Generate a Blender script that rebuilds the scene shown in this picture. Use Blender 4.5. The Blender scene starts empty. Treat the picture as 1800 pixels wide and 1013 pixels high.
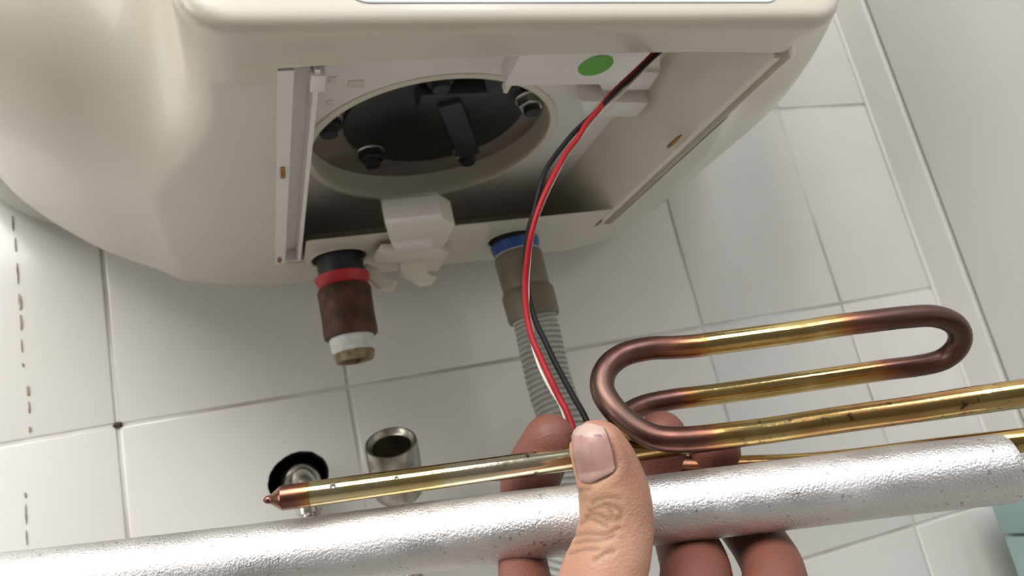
import bpy, bmesh, math, random
import numpy as np
from mathutils import Vector, Matrix
random.seed(7); np.random.seed(7)

# ------------------------------------------------------------------ camera
RM = None
def _rot(a, b, c):
    B = np.array([[1, 0, 0], [0, 0, -1], [0, 1, 0]], float)
    rx = np.array([[1, 0, 0], [0, math.cos(a), -math.sin(a)], [0, math.sin(a), math.cos(a)]])
    ry = np.array([[math.cos(b), 0, math.sin(b)], [0, 1, 0], [-math.sin(b), 0, math.cos(b)]])
    rz = np.array([[math.cos(c), -math.sin(c), 0], [math.sin(c), math.cos(c), 0], [0, 0, 1]])
    return rz @ rx @ ry @ B
RM = _rot(-0.238, -0.3506, -0.2202)        # world -> lens axes (x right, y down, z forward)
F = 1339.1                                  # focal length in pixels of the 1800 wide frame
CAM = np.array([0.08595, -0.55545, 1.41293])
cam_data = bpy.data.cameras.new('camera')
cam = bpy.data.objects.new('camera', cam_data)
bpy.context.scene.collection.objects.link(cam)
A = RM.T
cam.matrix_world = Matrix(((A[0, 0], -A[0, 1], -A[0, 2], CAM[0]),
                           (A[1, 0], -A[1, 1], -A[1, 2], CAM[1]),
                           (A[2, 0], -A[2, 1], -A[2, 2], CAM[2]), (0, 0, 0, 1)))
cam_data.sensor_width = 36.0
cam_data.lens = F / 1800 * 36
cam_data.clip_start = 0.01
cam_data.dof.use_dof = True
cam_data.dof.focus_distance = 0.215
cam_data.dof.aperture_fstop = 26
scene = bpy.context.scene
scene.camera = cam

# ------------------------------------------------------------------ world, lights, exposure
world = bpy.data.worlds.new('bathroom_daylight'); scene.world = world
world.use_nodes = True
wn = world.node_tree.nodes; wl = world.node_tree.links
bg = wn['Background']
tcw = wn.new('ShaderNodeTexCoord'); sep = wn.new('ShaderNodeSeparateXYZ'); rampw = wn.new('ShaderNodeValToRGB')
wl.new(tcw.outputs['Generated'], sep.inputs[0])
mp = wn.new('ShaderNodeMapRange'); mp.inputs['From Min'].default_value = -1; mp.inputs['From Max'].default_value = 1
wl.new(sep.outputs['Z'], mp.inputs['Value']); wl.new(mp.outputs[0], rampw.inputs[0])
rampw.color_ramp.elements[0].color = (0.42, 0.34, 0.26, 1)
rampw.color_ramp.elements[1].color = (0.80, 0.82, 0.84, 1)
wl.new(rampw.outputs[0], bg.inputs[0])
bg.inputs[1].default_value = 0.20

def area(name, loc, target, sx, sy, power, col):
    d = bpy.data.lights.new(name, 'AREA'); d.shape = 'RECTANGLE'; d.size = sx; d.size_y = sy
    d.energy = power; d.color = col
    o = bpy.data.objects.new(name, d); scene.collection.objects.link(o)
    o.location = loc
    o.rotation_euler = (Vector(target) - Vector(loc)).to_track_quat('-Z', 'Y').to_euler()
    return o
area('window_light', (-0.55, -1.35, 2.75), (0.15, -0.05, 1.45), 1.5, 1.0, 40, (1.0, 0.98, 0.95))
area('right_cool_fill', (1.0, -1.7, 2.7), (0.6, 0.0, 1.45), 0.9, 0.9, 21, (0.76, 0.87, 1.0))  # added cool fill from high right, brightens the right-hand tiles
area('left_fill', (-1.7, -0.9, 1.6), (-0.1, 0.0, 1.5), 0.6, 0.9, 7.5, (1.0, 0.98, 0.95))  # added fill from the left to lift the left-hand tiles

vs = scene.view_settings
vs.view_transform = 'Standard'; vs.look = 'None'; vs.exposure = 0.35; vs.gamma = 1.0
vs.use_curve_mapping = False

# ------------------------------------------------------------------ helpers
def ray(px, py):
    return A @ np.array([(px - 900) / F, (py - 506.5) / F, 1.0])
def at(px, py, t):
    return CAM + ray(px, py) * t
def onz(px, py, z):
    d = ray(px, py); return CAM + d * (z - CAM[2]) / d[2]
def ony(px, py, y):
    d = ray(px, py); return CAM + d * (y - CAM[1]) / d[1]

def tag(o, label=None, cat=None, group=None, kind=None):
    if label: o['label'] = label
    if cat: o['category'] = cat
    if group: o['group'] = group
    if kind: o['kind'] = kind
    return o

def link(o, parent=None):
    scene.collection.objects.link(o)
    if parent is not None:
        o.parent = parent
        o.matrix_parent_inverse = parent.matrix_basis.inverted()
    return o

def empty(name, loc):
    o = bpy.data.objects.new(name, None); o.empty_display_size = 0.02
    o.location = Vector([float(v) for v in loc]); return link(o)

def mesh_np(name, V, Fs, mat, parent=None, smooth=True):
    me = bpy.data.meshes.new(name)
    me.from_pydata([tuple(map(float, v)) for v in V], [], [tuple(map(int, f)) for f in Fs])
    me.update()
    if smooth: me.polygons.foreach_set('use_smooth', [True] * len(me.polygons))
    o = bpy.data.objects.new(name, me)
    if mat: me.materials.append(mat)
    return link(o, parent)

def mesh_big(name, V, Q, mat, parent=None):
    me = bpy.data.meshes.new(name)
    V = np.ascontiguousarray(V, np.float32); Q = np.ascontiguousarray(Q, np.int32)
    me.vertices.add(len(V)); me.vertices.foreach_set('co', V.ravel())
    me.loops.add(Q.size); me.loops.foreach_set('vertex_index', Q.ravel())
    me.polygons.add(len(Q)); me.polygons.foreach_set('loop_start', np.arange(0, Q.size, 4, dtype=np.int32))
    me.update(calc_edges=True); me.validate()
    me.polygons.foreach_set('use_smooth', [True] * len(me.polygons))
    o = bpy.data.objects.new(name, me); me.materials.append(mat)
    return link(o, parent)

def bm_obj(name, bm, mat, parent=None, smooth=False, auto=None):
    me = bpy.data.meshes.new(name)
    bmesh.ops.recalc_face_normals(bm, faces=bm.faces)
    bm.to_mesh(me); bm.free()
    if smooth: me.polygons.foreach_set('use_smooth', [True] * len(me.polygons))
    if auto: me.set_sharp_from_angle(angle=math.radians(auto))
    o = bpy.data.objects.new(name, me)
    if mat: me.materials.append(mat)
    return link(o, parent)

def box_bm(lo, hi, bev=0.0, seg=2, bm=None):
    own = bm is None
    if own: bm = bmesh.new()
    lo = Vector([float(v) for v in lo]); hi = Vector([float(v) for v in hi])
    r = bmesh.ops.create_cube(bm, size=1.0)
    vs_ = r['verts']; s = hi - lo; c = (hi + lo) / 2
    for v in vs_: v.co = Vector((v.co.x * s.x, v.co.y * s.y, v.co.z * s.z)) + c
    if bev > 0:
        ed = set(e for v in vs_ for e in v.link_edges)
        bmesh.ops.bevel(bm, geom=list(ed), offset=bev, segments=seg, profile=0.5, affect='EDGES')
    return bm

def box(name, lo, hi, mat, parent=None, bev=0.0006, seg=2):
    return bm_obj(name, box_bm(lo, hi, bev, seg), mat, parent, smooth=True, auto=40)

def frame_z(d):
    d = Vector([float(v) for v in d]).normalized()
    return d.to_track_quat('Z', 'Y').to_matrix().to_4x4()

def lathe_np(prof, seg=48, closed_top=True, closed_bot=True):
    V = []; Fs = []
    n = len(prof)
    for r, z in prof:
        for k in range(seg):
            a = 2 * math.pi * k / seg; V.append((r * math.cos(a), r * math.sin(a), z))
    for i in range(n - 1):
        for k in range(seg):
            k2 = (k + 1) % seg
            Fs.append((i * seg + k, i * seg + k2, (i + 1) * seg + k2, (i + 1) * seg + k))
    if closed_bot: Fs.append(tuple(range(seg - 1, -1, -1)))
    if closed_top: Fs.append(tuple((n - 1) * seg + k for k in range(seg)))
    return V, Fs

def lathe(name, prof, base, axis, mat, parent=None, seg=48, top=True, bot=True, auto=35, hexa=None):
    V, Fs = lathe_np(prof, seg, top, bot)
    M = Matrix.Translation(Vector([float(v) for v in base])) @ frame_z(axis)
    bm = bmesh.new(); vv = [bm.verts.new(M @ Vector(v)) for v in V]
    for f in Fs: bm.faces.new([vv[i] for i in f])
    return bm_obj(name, bm, mat, parent, smooth=True, auto=auto)

def catmull(P, n=10):
    P = np.array(P, float); out = []
    Q = np.vstack([2 * P[0] - P[1], P, 2 * P[-1] - P[-2]])
    for i in range(1, len(Q) - 2):
        p0, p1, p2, p3 = Q[i - 1], Q[i], Q[i + 1], Q[i + 2]
        for k in range(n):
            t = k / n
            out.append(0.5 * ((2 * p1) + (-p0 + p2) * t + (2 * p0 - 5 * p1 + 4 * p2 - p3) * t * t + (-p0 + 3 * p1 - 3 * p2 + p3) * t ** 3))
    out.append(P[-1]); return np.array(out)

def tube_np(path, rad, seg=20):
    P = np.array(path, float); n = len(P)
    if np.isscalar(rad): rad = [rad] * n
    T = np.gradient(P, axis=0); T /= np.linalg.norm(T, axis=1)[:, None]
    u = np.cross(T[0], [0.3, 0.2, 0.93]); u /= np.linalg.norm(u)
    V = []
    for i in range(n):
        u = u - T[i] * (u @ T[i]); u /= np.linalg.norm(u); w = np.cross(T[i], u)
        for k in range(seg):
            a = 2 * math.pi * k / seg; V.append(P[i] + rad[i] * (math.cos(a) * u + math.sin(a) * w))
    Fs = []
    for i in range(n - 1):
        for k in range(seg):
            k2 = (k + 1) % seg
            Fs.append((i * seg + k, i * seg + k2, (i + 1) * seg + k2, (i + 1) * seg + k))
    Fs.append(tuple(range(seg - 1, -1, -1))); Fs.append(tuple((n - 1) * seg + k for k in range(seg)))
    return V, Fs

def tube(name, path, rad, mat, parent=None, seg=20, colors=None):
    V, Fs = tube_np(path, rad, seg)
    o = mesh_np(name, V, Fs, mat, parent)
    o.data.set_sharp_from_angle(angle=math.radians(50))
    if colors is not None:
        ca = o.data.color_attributes.new('tint', 'FLOAT_COLOR', 'POINT')
        buf = np.repeat(np.array(colors, np.float32), seg, axis=0)
        ca.data.foreach_set('color', buf.ravel())
    return o

def surface_nets(Fv, org, h):
    """zero surface of the sampled field Fv (negative inside)"""
    nx, ny, nz = Fv.shape
    S = Fv < 0
    cnt = np.zeros((nx - 1, ny - 1, nz - 1), np.int8)
    for dx in (0, 1):
        for dy in (0, 1):
            for dz in (0, 1):
                cnt += S[dx:nx - 1 + dx, dy:ny - 1 + dy, dz:nz - 1 + dz]
    act = (cnt > 0) & (cnt < 8)
    idx = np.full(act.shape, -1, np.int32)
    I, J, K = np.nonzero(act); idx[I, J, K] = np.arange(len(I))
    acc = np.zeros((len(I), 3)); w = np.zeros(len(I))
    cor = [(a, b, c) for a in (0, 1) for b in (0, 1) for c in (0, 1)]
    for p in cor:
        for ax in range(3):
            if p[ax]: continue
            q = list(p); q[ax] = 1
            fp = Fv[I + p[0], J + p[1], K + p[2]]; fq = Fv[I + q[0], J + q[1], K + q[2]]
            m = (fp < 0) != (fq < 0)
            t = np.where(m, fp / np.where(m, fp - fq, 1), 0)
            pt = np.stack([np.full(len(I), float(p[0])), np.full(len(I), float(p[1])), np.full(len(I), float(p[2]))], 1)
            pt[:, ax] += t
            acc += pt * m[:, None]; w += m
    V = (np.stack([I, J, K], 1) + acc / w[:, None]) * h + np.array(org)
    Q = []
    for ax in range(3):
        o1, o2 = [(1, 2), (2, 0), (0, 1)][ax]
        sl = [slice(1, -1)] * 3; sl[ax] = slice(0, -1)
        a = S[tuple(sl)]
        sl2 = list(sl); sl2[ax] = slice(1, None)
        b = S[tuple(sl2)]
        X = np.argwhere(a != b)
        if len(X) == 0: continue
        flip = a[X[:, 0], X[:, 1], X[:, 2]]
        for k in range(3):
            if k != ax: X[:, k] += 1
        def cell(d1, d2):
            Y = X.copy(); Y[:, o1] -= d1; Y[:, o2] -= d2
            return idx[Y[:, 0], Y[:, 1], Y[:, 2]]
        q = np.stack([cell(1, 1), cell(0, 1), cell(0, 0), cell(1, 0)], 1)
        q[~flip] = q[~flip][:, ::-1]
        Q.append(q)
    return V, np.vstack(Q)

def smin(a, b, k):
    h = np.clip(0.5 + 0.5 * (b - a) / k, 0, 1)
    return b * (1 - h) + a * h - k * h * (1 - h)

# ------------------------------------------------------------------ materials
def new_mat(name):
    m = bpy.data.materials.new(name); m.use_nodes = True
    return m, m.node_tree.nodes, m.node_tree.links, m.node_tree.nodes['Principled BSDF']

def setp(b, **k):
    names = dict(col='Base Color', rough='Roughness', metal='Metallic', spec='Specular IOR Level', coat='Coat Weight',
                 sss='Subsurface Weight', trans='Transmission Weight')
    for a, v in k.items():
        b.inputs[names[a]].default_value = (*v, 1) if a == 'col' else v

def mix_noise(N, L, b, c1, c2, scale, detail=4, lo=0.35, hi=0.65, coords='Object', stretch=None):
    tc = N.new('ShaderNodeTexCoord'); no = N.new('ShaderNodeTexNoise'); no.inputs['Scale'].default_value = scale
    no.inputs['Detail'].default_value = detail
    src = tc.outputs[coords]
    if stretch:
        mpn = N.new('ShaderNodeMapping'); mpn.inputs['Scale'].default_value = stretch
        L.new(src, mpn.inputs[0]); src = mpn.outputs[0]
    L.new(src, no.inputs['Vector'])
    r = N.new('ShaderNodeValToRGB'); r.color_ramp.elements[0].position = lo; r.color_ramp.elements[1].position = hi
    r.color_ramp.elements[0].color = (*c1, 1); r.color_ramp.elements[1].color = (*c2, 1)
    L.new(no.outputs['Fac'], r.inputs[0]); L.new(r.outputs[0], b.inputs['Base Color'])
    return src, no, r

def bump(N, L, b, src, scale, strength, dist=0.001, detail=3, rough=0.5):
    no = N.new('ShaderNodeTexNoise'); no.inputs['Scale'].default_value = scale; no.inputs['Detail'].default_value = detail
    no.inputs['Roughness'].default_value = rough
    L.new(src, no.inputs['Vector'])
    bp = N.new('ShaderNodeBump'); bp.inputs['Strength'].default_value = strength; bp.inputs['Distance'].default_value = dist
    L.new(no.outputs['Fac'], bp.inputs['Height']); L.new(bp.outputs[0], b.inputs['Normal'])
    return bp

def simple(name, c1, c2=None, scale=30, rough=0.4, metal=0.0, bs=0, bstr=0.1, bd=0.0005, **k):
    m, N, L, b = new_mat(name); setp(b, rough=rough, metal=metal, **k)
    c2 = c2 or tuple(min(1, v * 1.12) for v in c1)
    src, no, r = mix_noise(N, L, b, c1, c2, scale)
    if bs: bump(N, L, b, src, bs, bstr, bd)
    return m

M_tile = simple('glazed_white_tile', (0.71, 0.69, 0.655), (0.76, 0.745, 0.715), 6, 0.16, bs=14, bstr=0.10, bd=0.002)
M_grout = simple('white_cement_grout', (0.40, 0.37, 0.33), (0.78, 0.77, 0.75), 9, 0.85)
M_panel = simple('pale_grey_wall_paint', (0.60, 0.60, 0.575), (0.63, 0.63, 0.61), 4, 0.35)
M_cream = simple('cream_glossy_plastic', (0.57, 0.530, 0.435), (0.605, 0.565, 0.470), 5, 0.30, coat=0.15)
M_cream2 = simple('cream_inner_plastic', (0.64, 0.605, 0.505), (0.69, 0.655, 0.555), 16, 0.45)  # colour lightened to stand in for light glowing through the inner plastic
M_shell = simple('grey_green_rear_plastic', (0.42, 0.42, 0.34), (0.46, 0.46, 0.38), 6, 0.45)
M_white = simple('white_plastic', (0.72, 0.69, 0.67), (0.76, 0.73, 0.71), 20, 0.4)
M_label = simple('glossy_label_film', (0.76, 0.75, 0.76), (0.78, 0.77, 0.78), 20, 0.12)
M_line = simple('grey_printed_line', (0.42, 0.42, 0.43), None, 20, 0.4)
M_black = simple('black_rubber', (0.010, 0.011, 0.012), (0.02, 0.02, 0.021), 60, 0.5)
M_dark = simple('dark_enamelled_steel', (0.006, 0.007, 0.006), (0.015, 0.016, 0.013), 25, 0.45)
M_tank = simple('brown_grey_tank_steel', (0.20, 0.165, 0.15), (0.29, 0.25, 0.235), 40, 0.5, metal=0.2)
M_zinc = simple('worn_zinc', (0.35, 0.34, 0.31), (0.60, 0.59, 0.56), 150, 0.3, metal=0.9)
M_red = simple('red_plastic', (0.36, 0.012, 0.015), (0.46, 0.02, 0.02), 90, 0.45)
M_blue = simple('blue_plastic', (0.008, 0.05, 0.22), (0.014, 0.075, 0.30), 90, 0.45)
M_rustb = simple('rusty_brown_coupling', (0.036, 0.016, 0.009), (0.115, 0.047, 0.026), 110, 0.55, metal=0.35, bs=500, bstr=0.3)
M_teflon = simple('white_sealing_tape', (0.62, 0.62, 0.60), (0.74, 0.74, 0.73), 200, 0.6, bs=700, bstr=0.4)
M_lime = simple('limescaled_brass_end', (0.16, 0.11, 0.055), (0.34, 0.27, 0.17), 200, 0.6, metal=0.3)
M_taupe = simple('taupe_plastic_fitting', (0.135, 0.112, 0.080), (0.175, 0.148, 0.108), 70, 0.5)
M_hose = simple('grey_corrugated_plastic', (0.36, 0.36, 0.33), (0.43, 0.43, 0.40), 60, 0.45)
M_chrome = simple('worn_chrome', (0.50, 0.47, 0.43), (0.66, 0.64, 0.60), 120, 0.24, metal=1.0, bs=400, bstr=0.08)
M_nickel = simple('dull_nickel_plate', (0.30, 0.27, 0.22), (0.46, 0.43, 0.38), 140, 0.32, metal=1.0, bs=500, bstr=0.12)
M_void = simple('void_dark_mortar', (0.045, 0.030, 0.020), (0.10, 0.068, 0.048), 60, 0.9, bs=120, bstr=0.6, bd=0.004)  # brown mortar tone, with the darkness of an unlit void painted in
M_green = simple('green_sticker_paper', (0.085, 0.34, 0.025), (0.095, 0.37, 0.03), 60, 0.5)
M_teal = simple('teal_plastic', (0.29, 0.43, 0.42), (0.33, 0.47, 0.46), 8, 0.4)
M_rust = simple('rust_brown_residue', (0.20, 0.085, 0.02), (0.38, 0.19, 0.05), 300, 0.7)
M_drip = simple('dried_brown_drip', (0.22, 0.17, 0.10), (0.45, 0.40, 0.32), 200, 0.6)
M_wred = simple('red_wire_insulation', (0.24, 0.003, 0.007), (0.29, 0.005, 0.009), 60, 0.5, spec=0.25)
M_wblk = simple('black_wire_insulation', (0.004, 0.0035, 0.004), (0.006, 0.0055, 0.006), 60, 0.6, spec=0.2)
M_wwht = simple('white_wire_insulation', (0.60, 0.52, 0.44), (0.7, 0.62, 0.54), 60, 0.4)
M_floor = simple('grey_floor_tile', (0.32, 0.30, 0.27), (0.40, 0.38, 0.35), 7, 0.4)
M_bug = simple('dark_dirt', (0.02, 0.014, 0.008), (0.06, 0.045, 0.03), 300, 0.8)

# silvery magnesium rod: grainy cast skin with dark pits
M_anode, N, L, b = new_mat('grainy_magnesium'); setp(b, rough=0.36, metal=0.9)
src, no, r = mix_noise(N, L, b, (0.22, 0.20, 0.185), (0.70, 0.685, 0.68), 600, 5, 0.24, 0.37)
ns = N.new('ShaderNodeTexNoise'); ns.inputs['Scale'].default_value = 55; ns.inputs['Detail'].default_value = 6
L.new(src, ns.inputs['Vector'])
rr = N.new('ShaderNodeValToRGB'); rr.color_ramp.elements[0].position = 0.40; rr.color_ramp.elements[1].position = 0.68
rr.color_ramp.elements[0].color = (0.30, 0.30, 0.30, 1); rr.color_ramp.elements[1].color = (0.50, 0.50, 0.50, 1)
L.new(ns.outputs['Fac'], rr.inputs[0]); L.new(rr.outputs[0], b.inputs['Roughness'])
bump(N, L, b, src, 1500, 0.48, 0.0006, 3, 0.6)

# heat-tinted copper tube (colour along the tube is an oxide, stored per ring)
M_copper, N, L, b = new_mat('heat_tinted_copper'); setp(b, metal=1.0, rough=0.24)
at_ = N.new('ShaderNodeAttribute'); at_.attribute_name = 'tint'
tc = N.new('ShaderNodeTexCoord')
sp = N.new('ShaderNodeSeparateColor'); L.new(at_.outputs['Color'], sp.inputs[0])
n1 = N.new('ShaderNodeTexNoise'); n1.inputs['Scale'].default_value = 90; n1.inputs['Detail'].default_value = 5; L.new(tc.outputs['Object'], n1.inputs['Vector'])
ad = N.new('ShaderNodeMath'); ad.operation = 'MULTIPLY_ADD'; ad.inputs[1].default_value = 0.50; L.new(n1.outputs['Fac'], ad.inputs[0])
sb = N.new('ShaderNodeMath'); sb.operation = 'SUBTRACT'; sb.inputs[1].default_value = 0.25; L.new(sp.outputs[0], sb.inputs[0]); L.new(sb.outputs[0], ad.inputs[2])
cr = N.new('ShaderNodeValToRGB'); e = cr.color_ramp.elements
e[0].position = 0.0; e[0].color = (0.78, 0.70, 0.50, 1)
e[1].position = 1.0; e[1].color = (0.11, 0.075, 0.058, 1)
for p, c in ((0.18, (0.70, 0.56, 0.26)), (0.38, (0.50, 0.33, 0.12)), (0.55, (0.42, 0.18, 0.08)), (0.68, (0.24, 0.105, 0.08)), (0.82, (0.125, 0.066, 0.055))):
    x = cr.color_ramp.elements.new(p); x.color = (*c, 1)
L.new(ad.outputs[0], cr.inputs[0])
# dark oxide specks where the second channel asks for them
n2 = N.new('ShaderNodeTexNoise'); n2.inputs['Scale'].default_value = 330; n2.inputs['Detail'].default_value = 4; L.new(tc.outputs['Object'], n2.inputs['Vector'])
r2 = N.new('ShaderNodeValToRGB'); r2.color_ramp.elements[0].position = 0.60; r2.color_ramp.elements[1].position = 0.68; L.new(n2.outputs['Fac'], r2.inputs[0])
mu = N.new('ShaderNodeMath'); mu.operation = 'MULTIPLY'; L.new(r2.outputs[0], mu.inputs[0]); L.new(sp.outputs[1], mu.inputs[1])
mx = N.new('ShaderNodeMix'); mx.data_type = 'RGBA'; L.new(mu.outputs[0], mx.inputs[0]); L.new(cr.outputs[0], mx.inputs[6]); mx.inputs[7].default_value = (0.09, 0.055, 0.04, 1)
L.new(mx.outputs[2], b.inputs['Base Color'])
rg = N.new('ShaderNodeMapRange'); rg.inputs['From Min'].default_value = 0.3; rg.inputs['From Max'].default_value = 0.9; rg.inputs['To Min'].default_value = 0.13; rg.inputs['To Max'].default_value = 0.40
L.new(ad.outputs[0], rg.inputs['Value']); L.new(rg.outputs[0], b.inputs['Roughness'])
bump(N, L, b, tc.outputs['Object'], 260, 0.10, 0.0006)

# skin
M_skin, N, L, b = new_mat('skin'); setp(b, rough=0.50, sss=0.15, spec=0.32)
b.inputs['Subsurface Radius'].default_value = (1.0, 0.32, 0.18); b.inputs['Subsurface Scale'].default_value = 0.004
src, no, r = mix_noise(N, L, b, (0.40, 0.200, 0.135), (0.49, 0.265, 0.185), 60, 5, 0.35, 0.65)
base_out = r.outputs[0]
va = N.new('ShaderNodeAttribute'); va.attribute_name = 'tint'
sp = N.new('ShaderNodeSeparateColor'); L.new(va.outputs['Color'], sp.inputs[0])
m1 = N.new('ShaderNodeMix'); m1.data_type = 'RGBA'; L.new(sp.outputs[0], m1.inputs[0]); L.new(base_out, m1.inputs[6]); m1.inputs[7].default_value = (0.145, 0.047, 0.034, 1)   # flushed pads, darkened further to stand in for shade on the fingers
m2 = N.new('ShaderNodeMix'); m2.data_type = 'RGBA'; L.new(sp.outputs[1], m2.inputs[0]); L.new(m1.outputs[2], m2.inputs[6]); m2.inputs[7].default_value = (0.40, 0.26, 0.13, 1)   # yellowish knuckle
n3 = N.new('ShaderNodeTexNoise'); n3.inputs['Scale'].default_value = 700; n3.inputs['Detail'].default_value = 2; L.new(src, n3.inputs['Vector'])
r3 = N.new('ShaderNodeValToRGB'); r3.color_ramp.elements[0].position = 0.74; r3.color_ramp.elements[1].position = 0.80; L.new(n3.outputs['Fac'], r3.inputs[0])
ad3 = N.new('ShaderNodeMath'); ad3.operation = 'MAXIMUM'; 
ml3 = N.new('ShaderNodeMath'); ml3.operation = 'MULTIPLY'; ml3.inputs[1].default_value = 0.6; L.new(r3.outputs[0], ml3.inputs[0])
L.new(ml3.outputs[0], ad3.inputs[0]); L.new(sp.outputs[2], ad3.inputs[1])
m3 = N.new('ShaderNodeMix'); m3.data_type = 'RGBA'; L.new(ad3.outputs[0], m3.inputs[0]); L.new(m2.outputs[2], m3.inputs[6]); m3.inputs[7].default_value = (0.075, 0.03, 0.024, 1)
L.new(m3.outputs[2], b.inputs['Base Color'])
vo = N.new('ShaderNodeTexVoronoi'); vo.inputs['Scale'].default_value = 1500; L.new(src, vo.inputs['Vector'])
no4 = N.new('ShaderNodeTexNoise'); no4.inputs['Scale'].default_value = 450; no4.inputs['Detail'].default_value = 5; L.new(src, no4.inputs['Vector'])
sm = N.new('ShaderNodeMath'); sm.operation = 'ADD'; L.new(vo.outputs['Distance'], sm.inputs[0]); L.new(no4.outputs['Fac'], sm.inputs[1])
bp = N.new('ShaderNodeBump'); bp.inputs['Strength'].default_value = 0.24; bp.inputs['Distance'].default_value = 0.0004
L.new(sm.outputs[0], bp.inputs['Height']); L.new(bp.outputs[0], b.inputs['Normal'])
M_nail, N, L, b = new_mat('thumbnail'); setp(b, rough=0.36, sss=0.1, spec=0.4)
b.inputs['Subsurface Scale'].default_value = 0.002
src, no, r = mix_noise(N, L, b, (0.30, 0.155, 0.135), (0.40, 0.24, 0.205), 160, 5)
va = N.new('ShaderNodeAttribute'); va.attribute_name = 'tint'; sp = N.new('ShaderNodeSeparateColor'); L.new(va.outputs['Color'], sp.inputs[0])
m1 = N.new('ShaderNodeMix'); m1.data_type = 'RGBA'; L.new(sp.outputs[0], m1.inputs[0]); L.new(r.outputs[0], m1.inputs[6]); m1.inputs[7].default_value = (0.52, 0.40, 0.33, 1)
m2 = N.new('ShaderNodeMix'); m2.data_type = 'RGBA'; L.new(sp.outputs[1], m2.inputs[0]); L.new(m1.outputs[2], m2.inputs[6]); m2.inputs[7].default_value = (0.16, 0.06, 0.055, 1)
L.new(m2.outputs[2], b.inputs['Base Color'])

# ------------------------------------------------------------------ the room
TW, TH, J, Z0 = 0.15, 0.1995, 0.0022, 1.5
XC = 0.7116                                    # right-hand corner of the tiled wall
HC = np.array([0.1072, 1.4432]); HR = 0.0195   # rough hole in the tile

def wall_with_hole():
    bm = box_bm((-0.95, 0.0012, 0.0), (XC + 0.02, 0.075, 2.45))
    o = bm_obj('wall_back', bm, M_grout)
    tag(o, kind='structure')
    return o
wall = wall_with_hole()
def ring_cut(n=44, r=HR, amp=0.0003, seed=3):
    rnd = random.Random(seed); out = []
    for k in range(n):
        a = 2 * math.pi * k / n; rr_ = r * (1 + 0.06 * math.sin(2 * a + .5)) + rnd.uniform(-amp, amp)
        out.append((HC[0] + rr_ * math.cos(a) * 1.02, HC[1] + rr_ * math.sin(a) * 0.94))
    return out
ring = ring_cut()
def cutter(ringpts, y0, y1):
    bm = bmesh.new()
    f = [bm.verts.new((x, y0, z)) for x, z in ringpts]; g = [bm.verts.new((x, y1, z)) for x, z in ringpts]
    n = len(f)
    bm.faces.new(f); bm.faces.new(g[::-1])
    for k in range(n): bm.faces.new((f[k], g[k], g[(k + 1) % n], f[(k + 1) % n]))
    return bm_obj('cutter', bm, M_void)
def boolean(o, c):
    md = o.modifiers.new('cut', 'BOOLEAN'); md.operation = 'DIFFERENCE'; md.object = c; md.solver = 'EXACT'
    try: md.material_mode = 'TRANSFER'
    except Exception: pass
    dg = bpy.context.evaluated_depsgraph_get(); dg.update()
    me = bpy.data.meshes.new_from_object(o.evaluated_get(dg))
    o.modifiers.clear(); o.data = me
cu = cutter(ring, -0.02, 0.05)
boolean(wall, cu)

tile_cache = {}
def tile_mesh(w, h):
    key = (round(w, 4), round(h, 4))
    if key in tile_cache: return tile_cache[key]
    bm = box_bm((J / 2, -0.0, J / 2), (w - J / 2, 0.010, h - J / 2))
    ed = [e_ for e_ in bm.edges if all(abs(v.co.y) < 1e-6 for v in e_.verts)]
    bmesh.ops.bevel(bm, geom=ed, offset=0.0014, segments=3, profile=0.5, affect='EDGES')
    me = bpy.data.meshes.new('tile'); bmesh.ops.recalc_face_normals(bm, faces=bm.faces); bm.to_mesh(me); bm.free()
    me.polygons.foreach_set('use_smooth', [True] * len(me.polygons)); me.set_sharp_from_angle(angle=math.radians(60))
    me.materials.append(M_tile); tile_cache[key] = me
    return me
for i in range(-6, 5):
    for j in range(-7, 4):
        w = TW if i < 4 else XC - 4 * TW
        o = bpy.data.objects.new('tile', tile_mesh(w, TH))
        o.location = (i * TW, random.uniform(-0.0002, 0.0002), Z0 + j * TH)
        o.rotation_euler = (random.uniform(-.0012, .0012), 0, random.uniform(-.0012, .0012))
        link(o, wall)
        if i == 0 and j == -1:
            o.data = o.data.copy(); boolean(o, cu)
bpy.data.objects.remove(cu)
# caulk bead in the corner
tube('caulk_bead', catmull([(XC - 0.0006, -0.0010, z) for z in np.linspace(0.1, 2.4, 12)], 3), 0.0022, M_white, wall, 10)

side = bm_obj('wall_right', box_bm((XC + 0.0025, -1.6, 0), (XC + 0.10, -0.0395, 2.45), 0.0015), M_panel); tag(side, kind='structure')
trim = bm_obj('trim_1', box_bm((XC, -0.0365, 0), (XC + 0.09, 0.0, 2.45), 0.001), M_tile); tag(trim, kind='structure')
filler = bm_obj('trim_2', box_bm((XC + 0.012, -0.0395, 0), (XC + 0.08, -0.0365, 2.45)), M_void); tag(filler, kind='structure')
floor = bm_obj('floor', box_bm((-0.95, -2.6, -0.05), (XC + 0.10, 0.075, 0.0)), M_floor); tag(floor, kind='structure')

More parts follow.
